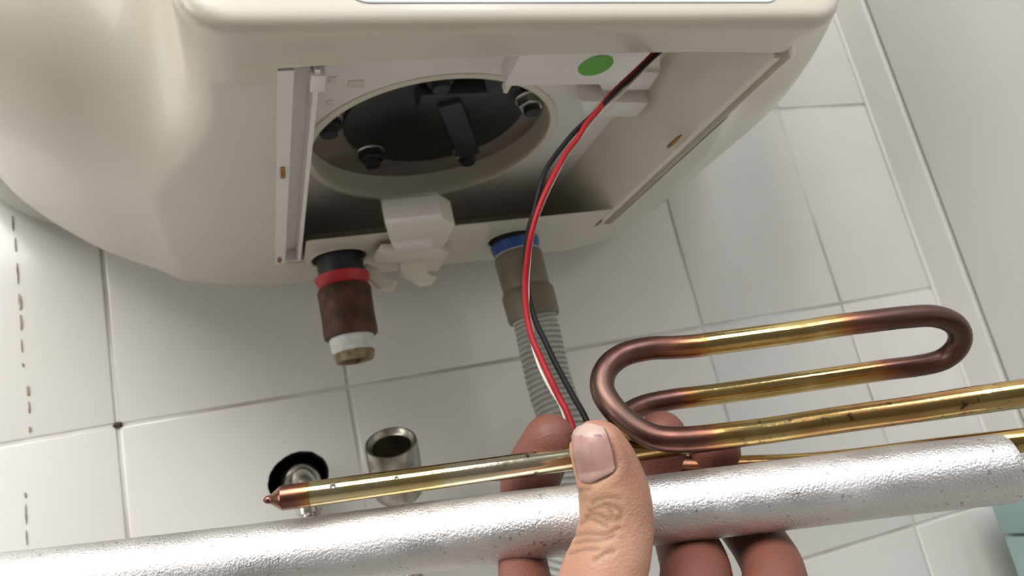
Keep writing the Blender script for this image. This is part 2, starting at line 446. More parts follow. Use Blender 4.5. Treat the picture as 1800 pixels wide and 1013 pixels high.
# dried drips on the tiles, dirt in the joint crossing
bm = bmesh.new()
rnd = random.Random(5)
marks = [(-0.0524, 1.648, 0.0012, 0.010), (-0.0515, 1.632, 0.0016, 0.012), (-0.0513, 1.612, 0.0018, 0.014), (-0.0510, 1.592, 0.0030, 0.010), (-0.0512, 1.578, 0.0024, 0.012), (-0.0516, 1.562, 0.0012, 0.008),
         (-0.0516, 1.549, 0.0014, 0.003), (-0.0496, 1.5315, 0.0030, 0.006), (-0.0496, 1.521, 0.0012, 0.007), (-0.0500, 1.507, 0.0022, 0.004),
         (-0.0545, 1.4665, 0.0022, 0.004), (-0.0548, 1.455, 0.0020, 0.012), (-0.0552, 1.441, 0.0013, 0.010), (-0.0560, 1.430, 0.0018, 0.006)]
for x, z, w, h in marks:
    n = 10
    top = []; 
    for k in range(n):
        a = 2 * math.pi * k / n; s_ = rnd.uniform(.7, 1.2)
        top.append((x + w * 0.27 * math.cos(a) * s_, z + h / 2 * math.sin(a) * s_))
    f = [bm.verts.new((p, -0.0008, q)) for p, q in top]; g = [bm.verts.new((p, 0.0004, q)) for p, q in top]
    bm.faces.new(f)
    for k in range(n): bm.faces.new((f[k], g[k], g[(k + 1) % n], f[(k + 1) % n]))
tag(bm_obj('drip_marks', bm, M_drip, wall), kind='stuff')
bm = bmesh.new()
bmesh.ops.create_icosphere(bm, subdivisions=2, radius=0.0026, matrix=Matrix.Translation((0, 0.0002, Z0)) @ Matrix.Diagonal((1.1, 0.5, 0.8, 1)))
for v in bm.verts: v.co += Vector((rnd.uniform(-1, 1), rnd.uniform(-1, 1), rnd.uniform(-1, 1))) * 0.0005
bm_obj('dirt_clot', bm, M_bug, wall, smooth=True)

# ------------------------------------------------------------------ water heater
heater = empty('water_heater', (0.215, -0.03, 1.62))
tag(heater, 'cream plastic water heater on the tiled wall with its underside cover off', 'water heater')
HX = 0.215
OUT = np.array([(0, .0655), (.08, .0675), (.125, .0715), (.150, .0765), (.175, .0850), (.205, .1010), (.235, .1260), (.258, .153), (.278, .190), (.290, .24), (.296, .30), (.298, .60)])
def outline_field(xs, zs, pts, xc):
    c = catmull(np.hstack([pts, np.zeros((len(pts), 1))]), 14)[:, :2]
    full = np.vstack([np.stack([xc - c[::-1, 0], c[::-1, 1]], 1), np.stack([xc + c[1:, 0], c[1:, 1]], 1)])
    X, Z = np.meshgrid(xs, zs, indexing='ij')
    d = np.full(X.shape, 1e9)
    for a, b_ in zip(full[:-1], full[1:]):
        ab = b_ - a; t = np.clip(((X - a[0]) * ab[0] + (Z - a[1]) * ab[1]) / (ab @ ab), 0, 1)
        d = np.minimum(d, np.hypot(X - a[0] - t * ab[0], Z - a[1] - t * ab[1]))
    zl = np.interp(X, full[:, 0], full[:, 1]) 
    inside = (np.abs(X - xc) < pts[-1, 0]) & (Z > zl)
    return np.where(inside, -d, d)
hh = 0.0026
xs = np.arange(-0.105, 0.535, hh); ys = np.arange(-0.352, -0.045, hh); zs = np.arange(0.048, 0.50, hh)
d2 = outline_field(xs, zs, OUT, HX)[:, None, :].astype(np.float32)
X = xs[:, None, None].astype(np.float32); Y = ys[None, :, None].astype(np.float32); Z = zs[None, None, :].astype(np.float32)
r1, ry, yb = 0.125, 0.115, -0.175
u = np.maximum(0, (d2 + r1) / r1); v = np.maximum(0, (-Y + yb) / ry)
n_ = 2.3
body = ((u ** n_ + v ** n_) ** (1 / n_) - 1) * 0.14
body = np.where(v <= 0, np.minimum(np.maximum(d2, -0.2), 0.2) + 0 * v, body)
# protruding control section
def rbox2(a, b_, r):
    return np.hypot(np.maximum(a + r, 0), np.maximum(b_ + r, 0)) + np.minimum(np.maximum(a + r, b_ + r), 0) - r
bx = np.abs(X - 0.207) - 0.130
bz = 0.0655 - 0.19 * np.maximum(0, -Y - 0.3165) - Z
q = rbox2(bx + 0 * bz, bz + 0 * bx, 0.018)
by = -Y - 0.342
boss = rbox2(q, by + 0 * q, 0.0062)
fld = np.maximum(smin(body, boss, 0.05), d2 - 0.004 - 0.5 * np.maximum(0, -Y - 0.30))
fld = np.maximum(fld, (Y + 0.0535))
fld = np.maximum(fld, Z - 0.49)
fld = np.maximum(fld, 0.0648 - 0.19 * np.maximum(0, -Y - 0.3165) - Z)
V, Q = surface_nets(fld.astype(np.float64), (xs[0], ys[0], zs[0]), hh)
HOLES = ((0.1460, -0.0980, 0.0168), (0.2605, -0.0980, 0.0160))
# opening in the underside: recess, the two rail slots and the two pipe holes
def reg(x, y):
    y0 = -0.3165 + 0.0045 * ((x - .22) / .11) ** 2
    def bx_(x0, x1, y1):
        a = np.maximum(x0 - x, x - x1); b_ = np.maximum(y0 - y, y - y1)
        return np.where((a > 0) & (b_ > 0), np.hypot(a, b_), np.maximum(a, b_))
    d = np.minimum(np.minimum(bx_(0.108, 0.334, -0.136), bx_(0.108, 0.1245, -0.099)), bx_(0.3195, 0.334, -0.101))
    for hx, hy, hr in (HOLES[0], HOLES[1]):
        d = np.minimum(d, np.hypot(x - hx, y - hy) - hr)
    return d
cen = V[Q].mean(1)
cut = (reg(cen[:, 0], cen[:, 1]) < 0) & (cen[:, 2] < 0.085)
Qk = Q[~cut]
bv = np.array(sorted(set(np.unique(Q[cut])) & set(np.unique(Qk))))
for _ in range(4):
    x, y = V[bv, 0], V[bv, 1]; d = reg(x, y); e_ = 1e-5
    gx_ = (reg(x + e_, y) - reg(x - e_, y)) / (2 * e_); gy_ = (reg(x, y + e_) - reg(x, y - e_)) / (2 * e_)
    gn = np.maximum(gx_ ** 2 + gy_ ** 2, .3); V[bv, 0] -= d * gx_ / gn; V[bv, 1] -= d * gy_ / gn
V2 = V.copy(); V2[:, 2] += Z0
shell = mesh_big('front_cover', V2, Qk, M_cream, heater)
del fld, body, boss, u, v

# rear shell, wider at the sides than the cover
OUT2 = np.array([(0, .115), (.12, .117), (.19, .124), (.2430, .1410), (.2700, .160), (.292, .19), (.310, .24), (.318, .30), (.320, .60)])
c = catmull(np.hstack([OUT2, np.zeros((len(OUT2), 1))]), 8)[:, :2]
full = np.vstack([np.stack([HX - c[::-1, 0], c[::-1, 1]], 1), np.stack([HX + c[1:, 0], c[1:, 1]], 1)])
full = full[(full[:, 1] < 0.5)]
ysec = [(-0.012, 0.006), (-0.014, 0.0), (-0.060, 0.0), (-0.120, 0.006), (-0.175, 0.028)]
VV = []; FF = []
for y, ins in ysec:
    for x, z in full:
        s_ = (abs(x - HX) - ins) / max(abs(x - HX), 1e-6)
        VV.append((HX + (x - HX) * s_, y, Z0 + z + ins * 0.8))
nn = len(full)
for i in range(len(ysec) - 1):
    for k in range(nn - 1): FF.append((i * nn + k, i * nn + k + 1, (i + 1) * nn + k + 1, (i + 1) * nn + k))
FF.append(tuple(range(nn))); FF.append(tuple((len(ysec) - 1) * nn + k for k in range(nn - 1, -1, -1)))
rs = mesh_np('rear_shell', VV, FF, M_shell, heater); rs.data.set_sharp_from_angle(angle=math.radians(40))
tag(rs, 'grey-green rear shell')
# mounting bracket to the wall
box('wall_bracket', (0.10, -0.016, Z0 + 0.30), (0.33, 0.0, Z0 + 0.34), M_zinc, heater)

# glossy label on the front face with a thin printed frame
def rrect(x0, x1, z0, z1, r, y, n=8):
    pts = []
    for cx, cz, a0 in ((x1 - r, z1 - r, 0), (x0 + r, z1 - r, 90), (x0 + r, z0 + r, 180), (x1 - r, z0 + r, 270)):
        for k in range(n + 1):
            a = math.radians(a0 + 90 * k / n); pts.append((cx + r * math.cos(a), y, cz + r * math.sin(a)))
    return pts
def plate(name, pts, dy, mat, parent):
    bm = bmesh.new(); f = [bm.verts.new(p) for p in pts]; g = [bm.verts.new((p[0], p[1] + dy, p[2])) for p in pts]
    n = len(f); bm.faces.new(f); bm.faces.new(g[::-1])
    for k in range(n): bm.faces.new((f[k], g[k], g[(k + 1) % n], f[(k + 1) % n]))
    return bm_obj(name, bm, mat, parent)
lp = plate('label_border', rrect(0.1296, 0.3029, Z0 + 0.0697, Z0 + 0.170, 0.0078, -0.34225), 0.001, M_line, heater)
lb = plate('label_panel', rrect(0.1299, 0.3026, Z0 + 0.0700, Z0 + 0.169, 0.0075, -0.3424), 0.001, M_label, heater)

# rails either side of the opening
def extr(name, prof, y0, y1, mat, parent, auto=30):
    bm = bmesh.new(); f = [bm.verts.new((x, y0, Z0 + z)) for x, z in prof]; g = [bm.verts.new((x, y1, Z0 + z)) for x, z in prof]
    n = len(f); bm.faces.new(f); bm.faces.new(g[::-1])
    for k in range(n): bm.faces.new((f[k], g[k], g[(k + 1) % n], f[(k + 1) % n]))
    return bm_obj(name, bm, mat, parent)
zb = 0.0655
Lr = extr('guide_rail', [(.1078, zb + .001), (.1078, zb - .0004), (.1135, zb - .0004), (.1140, zb + .006), (.1205, zb + .008), (.1208, zb - .0002), (.1226, zb - .0004), (.1236, zb + .040), (.1078, zb + .040)], -0.3108, -0.0985, M_white, heater)
box('rail_tab', (.1195, -.3080, Z0 + zb - .0012), (.1248, -.2970, Z0 + zb + .004), M_white, Lr, .0004)
Rr = extr('guide_rail', [(.3352, zb + .010), (.3348, zb + .0022), (.3312, zb + .0003), (.3300, zb + .006), (.3255, zb + .005), (.3250, zb), (.3205, zb), (.3180, zb + .040), (.3352, zb + .040)], -0.3085, -0.1005, M_cream2, heater)
for (xx, yy, rx, ryy) in ((.1112, None, .0010, .0050), (.1105, None, .0009, .0018)):
    pass
box('end_cap', (.1081, -.1012, Z0 + zb - .0003), (.1246, -.0975, Z0 + zb + .010), M_white, Lr, .0003)
box('end_cap', (.3196, -.1030, Z0 + zb + .0004), (.3335, -.1000, Z0 + zb + .010), M_cream2, Rr, .0003)
def stain(px, py, z, rx, ry_, ang, parent):
    p = onz(px, py, Z0 + z); bm = bmesh.new(); n = 14; rnd = random.Random(px)
    ring_ = []
    for k in range(n):
        a = 2 * math.pi * k / n; s_ = rnd.uniform(.75, 1.15)
        x, y = rx * math.cos(a) * s_, ry_ * math.sin(a) * s_
        ring_.append((p[0] + x * math.cos(ang) - y * math.sin(ang), p[1] + x * math.sin(ang) + y * math.cos(ang)))
    f = [bm.verts.new((x, y, Z0 + z - .0006)) for x, y in ring_]; g = [bm.verts.new((x, y, Z0 + z + .0004)) for x, y in ring_]
    bm.faces.new(f)
    for k in range(n): bm.faces.new((f[k], g[k], g[(k + 1) % n], f[(k + 1) % n]))
    return bm_obj('rust_spot', bm, M_rust, parent)
stain(497, 303, zb - .0004, .0013, .0068, 0.0, Lr)
stain(491, 457, zb - .0004, .0013, .0045, 0.0, Lr)
stain(1185, 249, zb, .0016, .0075, 0.0, Rr)
stain(1053, 391, zb, .0013, .0060, 0.0, Rr)

# inner housing: walls and plate with the round tank opening
PZ = 0.0985
FC = np.array([0.1962, -0.1800]); FR = 0.0665
def holed_plate(name, x0, x1, y0, y1, z, cx, cy, r, mat, parent, th=0.0025, n=96):
    bm = bmesh.new(); inn = []; out = []
    for k in range(n):
        a = 2 * math.pi * k / n; ca, sa = math.cos(a), math.sin(a)
        inn.append((cx + r * ca, cy + r * sa))
        t = min(((x1 - cx) / ca if ca > 1e-9 else 1e9), ((x0 - cx) / ca if ca < -1e-9 else 1e9), ((y1 - cy) / sa if sa > 1e-9 else 1e9), ((y0 - cy) / sa if sa < -1e-9 else 1e9))
        out.append((cx + t * ca, cy + t * sa))
    corners = [(x1, y1), (x0, y1), (x0, y0), (x1, y0)]
    for cxn, cyn in corners:
        a = math.atan2(cyn - cy, cxn - cx) % (2 * math.pi); k = int(round(a / (2 * math.pi) * n)) % n; out[k] = (cxn, cyn)
    L4 = []
    for zz in (z, z + th):
        L4.append(([bm.verts.new((x, y, Z0 + zz)) for x, y in inn], [bm.verts.new((x, y, Z0 + zz)) for x, y in out]))
    for k in range(n):
        k2 = (k + 1) % n
        bm.faces.new((L4[0][0][k], L4[0][0][k2], L4[0][1][k2], L4[0][1][k]))
        bm.faces.new((L4[1][0][k2], L4[1][0][k], L4[1][1][k], L4[1][1][k2]))
        bm.faces.new((L4[0][0][k2], L4[0][0][k], L4[1][0][k], L4[1][0][k2]))
    return bm_obj(name, bm, mat, parent, smooth=True, auto=30)
ip = holed_plate('inner_plate', 0.1225, 0.330, -0.3165, -0.0560, PZ, FC[0], FC[1], FR, M_white, heater)
# side wall of the recess leaning out to the right rail, and front inner wall
def quad_slab(name, P, th, mat, parent):
    P = [Vector(p) for p in P]; n = (P[1] - P[0]).cross(P[2] - P[0]).normalized() * th
    bm = bmesh.new(); f = [bm.verts.new(p) for p in P]; g = [bm.verts.new(p + n) for p in P]
    m = len(f); bm.faces.new(f); bm.faces.new(g[::-1])
    for k in range(m): bm.faces.new((f[k], g[k], g[(k + 1) % m], f[(k + 1) % m]))
    return bm_obj(name, bm, mat, parent)
quad_slab('recess_wall', [(0.3205, -0.3108, Z0 + zb), (0.3205, -0.060, Z0 + zb), (0.300, -0.060, Z0 + PZ + .001), (0.300, -0.3108, Z0 + PZ + .001)], 0.002, M_cream2, heater)
quad_slab('recess_wall', [(0.1236, -0.3175, Z0 + zb + .001), (0.3205, -0.3175, Z0 + zb + .001), (0.3205, -0.3185, Z0 + PZ + .002), (0.1236, -0.3185, Z0 + PZ + .002)], 0.001, M_cream2, heater)
# ring collar: proud lip towards the rear
segs = 120; VV = []; FF = []
prof = [(FR + .0042, .0), (FR + .0042, 1.0), (FR + .0030, 1.12), (FR + .0010, 1.12), (FR, 1.0), (FR, .0), (FR - .0006, -1.2)]
for k in range(segs):
    a = 2 * math.pi * k / segs
    dep = 0.0003 + 0.0035 * (0.5 + 0.5 * math.sin(a)) ** 1.3
    for r, s_ in prof:
        z = PZ - dep * s_ if s_ >= 0 else PZ + 0.016
        VV.append((FC[0] + r * math.cos(a), FC[1] + r * math.sin(a), Z0 + z))
m = len(prof)
for k in range(segs):
    k2 = (k + 1) % segs
    for i in range(m - 1): FF.append((k * m + i, k2 * m + i, k2 * m + i + 1, k * m + i + 1))
mesh_np('ring_collar', VV, FF, M_cream2, heater)
# small features on the plate
for px, py, w, d_ in ((626, 147, .0075, .0060), (585, 139, .0035, .0045), (580, 180, .003, .004)):
    p = onz(px, py, Z0 + PZ)
    box('plate_pocket', (p[0] - w / 2, p[1] - d_ / 2, Z0 + PZ - .0006), (p[0] + w / 2, p[1] + d_ / 2, Z0 + PZ + .0005), M_cream2, ip, .0002)
# stepped blocks at the right of the plate
def px_block(name, pts, z0, z1, mat, parent):
    P = [onz(x, y, Z0 + z0)[:2] for x, y in pts]
    bm = bmesh.new(); f = [bm.verts.new((p[0], p[1], Z0 + z0)) for p in P]; g = [bm.verts.new((p[0], p[1], Z0 + z1)) for p in P]
    n = len(f); bm.faces.new(f); bm.faces.new(g[::-1])
    for k in range(n): bm.faces.new((f[k], g[k], g[(k + 1) % n], f[(k + 1) % n]))
    bmesh.ops.bevel(bm, geom=bm.edges[:], offset=.0005, segments=2, profile=.5, affect='EDGES')
    return bm_obj(name, bm, mat, parent, smooth=True, auto=35)
px_block('mounting_block', [(1040, 128), (1160, 128), (1140, 158), (1060, 160)], 0.090, PZ + .001, M_white, heater)
px_block('mounting_block', [(1020, 178), (1140, 181), (1119, 206), (1030, 205)], 0.086, PZ + .001, M_white, heater)
px_block('mounting_block', [(1100, 96), (1161, 96), (1161, 124), (1110, 124)], 0.092, PZ + .001, M_cream2, heater)
lathe('screw_hole', [(0.0001, 0), (.0058, 0), (.0058, .002)], onz(1062, 189, Z0 + .0856), (0, 0, 1), M_cream2, heater, 24)

# tank flange seen through the ring
TZ = Z0 + 0.1085
lathe('tank_bottom', [(0.001, 0), (FR + .004, 0), (FR + .004, .006)], (FC[0], FC[1], TZ + .001), (0, 0, 1), M_tank, heater, 72)
fl = lathe('flange', [(.001, -.0030), (.0485, -.0030), (.050, -.002), (.050, .001)], (FC[0] + .001, FC[1] - .0115, TZ), (0, 0, 1), M_dark, heater, 72)
bolts = [(578, 233), (655, 287), (822, 283), (935, 194), (775, 152)]
for (px, py) in bolts:
    p = onz(px, py, TZ - .010)
    bt = lathe('bolt', [(.0042, .0), (.0046, .001), (.0046, .014)], (p[0], p[1], TZ - .012), (0, 0, 1), M_black, heater, 20)
    lathe('washer', [(.0075, 0), (.0082, .0005), (.0082, .0014)], (p[0], p[1], TZ - .0035), (0, 0, 1), M_zinc, bt, 24)
    lathe('nut', [(.0066, 0), (.0072, .0008), (.0072, .005)], (p[0], p[1], TZ - .0085), (0, 0, 1), M_zinc if px > 800 else M_black, bt, 6, auto=20)
# clamp bar from the centre to the rear bolt
p0 = onz(790, 180, TZ - .010); p1 = onz(822, 262, TZ - .010)
d_ = Vector(p1 - p0); M = Matrix.Translation(Vector((p0 + p1) / 2)) @ Matrix.Rotation(math.atan2(d_.y, d_.x), 4, 'Z')
bm = box_bm((-d_.length / 2 - .004, -.0062, -.004), (d_.length / 2 + .003, .0062, .008), .0015); bm.transform(M)
bm_obj('clamp_bar', bm, M_black, heater, smooth=True, auto=40)
p0 = onz(735, 172, TZ - .008); p1 = onz(850, 168, TZ - .008)
d_ = Vector(p1 - p0); M = Matrix.Translation(Vector((p0 + p1) / 2)) @ Matrix.Rotation(math.atan2(d_.y, d_.x), 4, 'Z')
bm = box_bm((-d_.length / 2, -.0075, -.003), (d_.length / 2, .0075, .007), .0015); bm.transform(M)
bm_obj('clamp_bar', bm, M_black, heater, smooth=True, auto=40)

# latch in the middle of the rear ledge, with two hooks
latch = px_block('latch', [(676, 392), (772, 380), (800, 395), (782, 432), (765, 440), (690, 437)], 0.0590, 0.074, M_cream2, heater)
px_block('latch_plate', [(678, 386), (776, 376), (780, 388), (680, 398)], 0.0585, 0.070, M_white, latch)
def hook(pts, y, th):
    P = [ony(x, yy, y) for x, yy in pts]
    bm = bmesh.new(); f = [bm.verts.new(tuple(p)) for p in P]; g = [bm.verts.new((p[0], p[1] - th, p[2])) for p in P]
    n = len(f); bm.faces.new(f); bm.faces.new(g[::-1])
    for k in range(n): bm.faces.new((f[k], g[k], g[(k + 1) % n], f[(k + 1) % n]))
    bmesh.ops.bevel(bm, geom=bm.edges[:], offset=.0004, segments=1, affect='EDGES')
    return bm_obj('hook', bm, M_cream2, latch, smooth=True, auto=35)
hook([(640, 468), (662, 476), (672, 494), (688, 500), (696, 497), (692, 508), (684, 513), (664, 512), (652, 498), (640, 486)], -0.088, .006)
hook([(700, 440), (742, 440), (745, 466), (748, 490), (766, 492), (758, 502), (738, 505), (716, 492), (700, 484)], -0.090, .007)
px_block('latch_plate', [(655, 462), (672, 440), (765, 437), (790, 446), (770, 478), (700, 470)], 0.0575, 0.0615, M_cream2, latch)
px_block('latch_plate', [(690, 433), (760, 424), (762, 436), (700, 446)], 0.0560, 0.062, M_white, latch)
# collars round the two pipe holes
for hx, hy, hr in HOLES:
    lathe('pipe_collar', [(hr + .0045, 0.0035), (hr + .0030, 0.0008), (hr + .0012, .0), (hr + .0002, .0006), (hr, .006)], (hx, hy, Z0 + 0.0643), (0, 0, 1), M_cream, heater, 48, top=False, bot=False)
    lathe('hole_dark_disc', [(.0001, 0), (hr + .0012, 0), (hr + .0012, -.004)], (hx, hy, Z0 + 0.0708), (0, 0, 1), M_void, heater, 32, top=False, bot=False)  # dark disc standing in for the unlit inside of the pipe hole

# ------------------------------------------------------------------ hot outlet fitting
hot = empty('pipe_coupling', (0.143, -0.120, 1.522))
tag(hot, 'rusty brown pipe coupling with red ring and white-taped thread under the heater', 'pipe fitting')
ax = (-0.014, -0.004, -1)
def along(b0, axis, s_):
    d = np.array(axis, float); d /= np.linalg.norm(d); return np.array(b0) + d * s_
hb = np.array([0.1464, -0.0975, 1.5855])
lathe('pipe_nipple', [(.0142, .015), (.0142, .040)], hb, ax, M_black, hot)
lathe('red_ring', [(.0130, .0325), (.0170, .0330), (.0150, .0390), (.0135, .0405)], hb, ax, M_red, hot, top=False, bot=False)
lathe('coupling_body', [(.0130, .0395), (.0158, .0405), (.0164, .0420), (.0162, .0465), (.0160, .058), (.0163, .0685), (.0160, .0710), (.0130, .0715)], hb, ax, M_rustb, hot)
lathe('sealing_tape', [(.0125, .071), (.0133, .072), (.0132, .0765), (.0128, .0770), (.0131, .0778), (.0125, .0786), (.0129, .0794), (.0122, .0802), (.0126, .081)], hb, ax, M_teflon, hot)
lathe('threaded_end', [(.0124, .0805), (.0122, .0835), (.0112, .0862), (.0090, .0864), (.0085, .0835), (.001, .0835)], hb, ax, M_lime, hot, top=False, bot=False)

# ------------------------------------------------------------------ cold inlet: fitting and ribbed hose
cold = empty('inlet_fitting', (0.253, -0.120, 1.53))
tag(cold, 'taupe plastic fitting with blue ring joining the heater to the ribbed hose', 'pipe fitting')
cb = np.array([0.2612, -0.0978, 1.5840]); ax2 = (0.030, -0.015, -1)
lathe('pipe_nipple', [(.0140, .0135), (.0140, .026)], cb, ax2, M_black, cold)
lathe('blue_ring', [(.0130, .0225), (.0168, .0230), (.0158, .0280), (.0140, .0300)], cb, ax2, M_blue, cold, top=False, bot=False)
lathe('fitting_body', [(.0125, .0290), (.0158, .0310), (.0163, .0335), (.0158, .052), (.0156, .0555), (.0170, .0570), (.0176, .0590), (.0172, .0735), (.0168, .0760), (.0140, .0765)], cb, ax2, M_taupe, cold)
lathe('white_gasket', [(.0134, .0288), (.0150, .0294), (.0134, .0306)], cb, ax2, M_teflon, cold, top=False, bot=False)

hose_path = catmull([along(cb, ax2, .0745), along(cb, ax2, .085), ony(965, 670, -.101), ony(985, 735, -.105), ony(1000, 800, -.108), ony(1006, 870, -.110), ony(1000, 940, -.110), ony(988, 1010, -.108), ony(965, 1100, -.10), (0.235, -0.09, 1.20), (0.235, -0.07, 1.05), (0.235, -0.045, 0.9), (0.235, -0.03, 0.75)], 24)
# resample by length and ripple
seg_l = np.linalg.norm(np.diff(hose_path, axis=0), axis=1); cum = np.concatenate([[0], np.cumsum(seg_l)])
pitch = 0.0036; nrib = int(cum[-1] / pitch); s_all = []; r_all = []
for k in range(nrib):
    for f_, r_ in ((0.0, .0140), (0.18, .0148), (0.5, .0150), (0.68, .0147), (0.80, .0131), (0.93, .0131)):
        s_all.append((k + f_) * pitch); r_all.append(r_)
hp = np.stack([np.interp(s_all, cum, hose_path[:, i]) for i in range(3)], 1)
hose = tube('ribbed_hose', hp, r_all, M_hose, None, 28)
tag(hose, 'grey ribbed plastic hose running down behind the fingers', 'hose')

# ------------------------------------------------------------------ wall outlet with chrome hose
flex = empty('flexible_connector', (0.107, -0.02, 1.44))
tag(flex, 'chrome flexible connector from the wall hole, its open nut facing up', 'pipe')
wc = np.array([0.1085, 0.0, 1.4415])
lathe('wall_nipple', [(.0105, 0), (.0105, .05)], wc + [0, .046, 0], (0, -1, 0), M_chrome, flex)
lathe('elbow_nut', [(.0105, 0), (.0128, .001), (.0132, .003), (.0132, .010), (.0122, .0125), (.0095, .013)], wc + [0, .010, 0], (0.05, -1, -.25), M_chrome, flex)
tube('elbow', catmull([wc + [0, .0, 0], wc + [.0005, -.008, -.0005], wc + [.0012, -.016, -.006], wc + [.0014, -.019, -.016], wc + [.0014, -.019, -.022]], 8), 0.0085, M_chrome, flex, 24)
na = (-0.0992, -0.6326, 0.7681); nb = np.array([0.1618, -0.0722, 1.4496]) - np.array([-0.0992, -0.6326, 0.7681]) * 0.0355
hp = catmull([wc + [.0014, -.019, -.018], wc + [.002, -.020, -.05], wc + [.004, -.026, -.10], wc + [.016, -.040, -.155], (0.147, -0.050, 1.262), (0.166, -0.045, 1.30), (0.1665, -0.034, 1.36), (0.1660, -0.034, 1.396), tuple(nb - np.array(na) * .004)], 30)
seg_l = np.linalg.norm(np.diff(hp, axis=0), axis=1); cum = np.concatenate([[0], np.cumsum(seg_l)])
sa = np.arange(0, cum[-1], 0.0007); hp2 = np.stack([np.interp(sa, cum, hp[:, i]) for i in range(3)], 1)
tube('corrugated_tube', hp2, [0.0072 + 0.0009 * math.sin(2 * math.pi * s_ / 0.0034) for s_ in sa], M_chrome, flex, 20)
lathe('union_stem', [(.0082, -.012), (.0100, -.008), (.0100, .004)], nb, na, M_chrome, flex)
un = lathe('union_nut', [(.0105, -.006), (.0138, -.005), (.0158, -.002), (.0166, .001), (.0166, .033), (.0160, .0355), (.0148, .0355), (.0132, .0325), (.0124, .0320), (.0126, .012), (.003, .011)], nb, na, M_nickel, flex, 48, top=False, bot=False)
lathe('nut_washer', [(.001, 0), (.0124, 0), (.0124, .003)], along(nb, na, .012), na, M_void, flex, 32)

# ------------------------------------------------------------------ control module hanging under the lip
mod = empty('control_module', (0.236, -0.290, Z0 + .076))
tag(mod, 'white plastic control box with a round green sticker under the heater', 'control box')
cz = 0.0735
P = [onz(887, 152, Z0 + cz), onz(1083, 148.5, Z0 + cz), onz(1095, 147, Z0 + cz), onz(1103, 141, Z0 + cz), onz(1165, 86, Z0 + cz), onz(1195, 60, Z0 + cz), onz(935, 70, Z0 + cz), onz(915, 97, Z0 + cz)]
def poly_box(name, P, z0, z1, mat, parent, bev):
    bm = bmesh.new(); f = [bm.verts.new((p[0], p[1], z0)) for p in P]; g = [bm.verts.new((p[0], p[1], z1)) for p in P]
    n = len(f); bm.faces.new(f); bm.faces.new(g[::-1])
    for k in range(n): bm.faces.new((f[k], g[k], g[(k + 1) % n], f[(k + 1) % n]))
    bmesh.ops.bevel(bm, geom=[e_ for e_ in bm.edges], offset=bev, segments=2, profile=.5, affect='EDGES')
    return bm_obj(name, bm, mat, parent, smooth=True, auto=40)
poly_box('casing', P, Z0 + cz, Z0 + cz + .010, M_white, mod, .0006)
gc = onz(1047, 115, Z0 + cz)
lathe('green_sticker', [(.0001, 0), (.0078, 0), (.0078, .0004)], (gc[0], gc[1], Z0 + cz - .0003), (0, 0, 1), M_green, mod, 48)
poly_box('casing_flange', [onz(882, 153, Z0 + cz + .004), onz(889, 155, Z0 + cz + .004), onz(925, 92, Z0 + cz + .004), onz(917, 88, Z0 + cz + .004)], Z0 + cz + .001, Z0 + cz + .005, M_cream2, mod, .0004)

# wires
wires = empty('wire_bundle', at(1000, 300, .262))
tag(wires, 'loose red, black and white wires hanging from the heater down to the hand', 'wire')
def wire(name, pts, r, mat):
    tube(name, catmull([at(*p) for p in pts], 10), r, mat, wires, 12)
wire('black_wire', [(1188, 64, .320), (1160, 91, .316), (1134, 114, .311), (1108, 140, .304), (1090, 155, .300), (1066, 178, .294), (1042, 202, .289), (1014, 228, .283), (994, 251, .278), (964, 291, .268), (951, 322, .262), (938, 374, .258), (929, 405, .257), (924, 443, .257), (924, 480, .256), (928, 510, .255), (934, 541, .252), (945, 573, .248), (960, 604, .244), (975, 636, .240), (993, 670, .236), (1010, 701, .232), (1028, 733, .228), (1050, 790, .222), (1060, 860, .222)], .00094, M_wblk)
wire('red_wire', [(1178, 60, .324), (1150, 92, .320), (1118, 124, .314), (1090, 150, .306), (1072, 168, .298), (1051, 194, .290), (1031, 217, .284), (1016, 242, .279), (996, 268, .273), (980, 296, .267), (965, 325, .261), (947, 367, .257), (933, 415, .254), (927, 456, .253), (923, 503, .252), (926, 554, .249), (935, 594, .245), (951, 631, .241), (967, 666, .237), (984, 701, .234), (998, 728, .231), (1018, 790, .226), (1032, 860, .224)], .00102, M_wred)
wire('white_wire', [(1186, 60, .326), (1158, 94, .322), (1124, 132, .315), (1091, 165, .304), (1060, 192, .296), (1036, 220, .288), (1016, 247, .282), (996, 274, .276), (981, 302, .270), (966, 332, .264), (948, 374, .259), (935, 420, .257), (930, 465, .255), (928, 510, .254), (931, 553, .251), (936, 581, .249), (936, 606, .247), (945, 636, .243), (956, 662, .240), (971, 690, .237), (988, 720, .234), (1008, 790, .228), (1022, 860, .225)], .00055, M_wwht)

# ------------------------------------------------------------------ heating element
elem = empty('heating_element', at(1500, 700, .22))
tag(elem, 'bent copper heating element with heat-stained tubes held above the silvery rod', 'heating element')
def resample(P, step=0.0015):
    seg_l = np.linalg.norm(np.diff(P, axis=0), axis=1); cum = np.concatenate([[0], np.cumsum(seg_l)])
    s_ = np.arange(0, cum[-1], step); return np.stack([np.interp(s_, cum, P[:, i]) for i in range(P.shape[1])], 1)
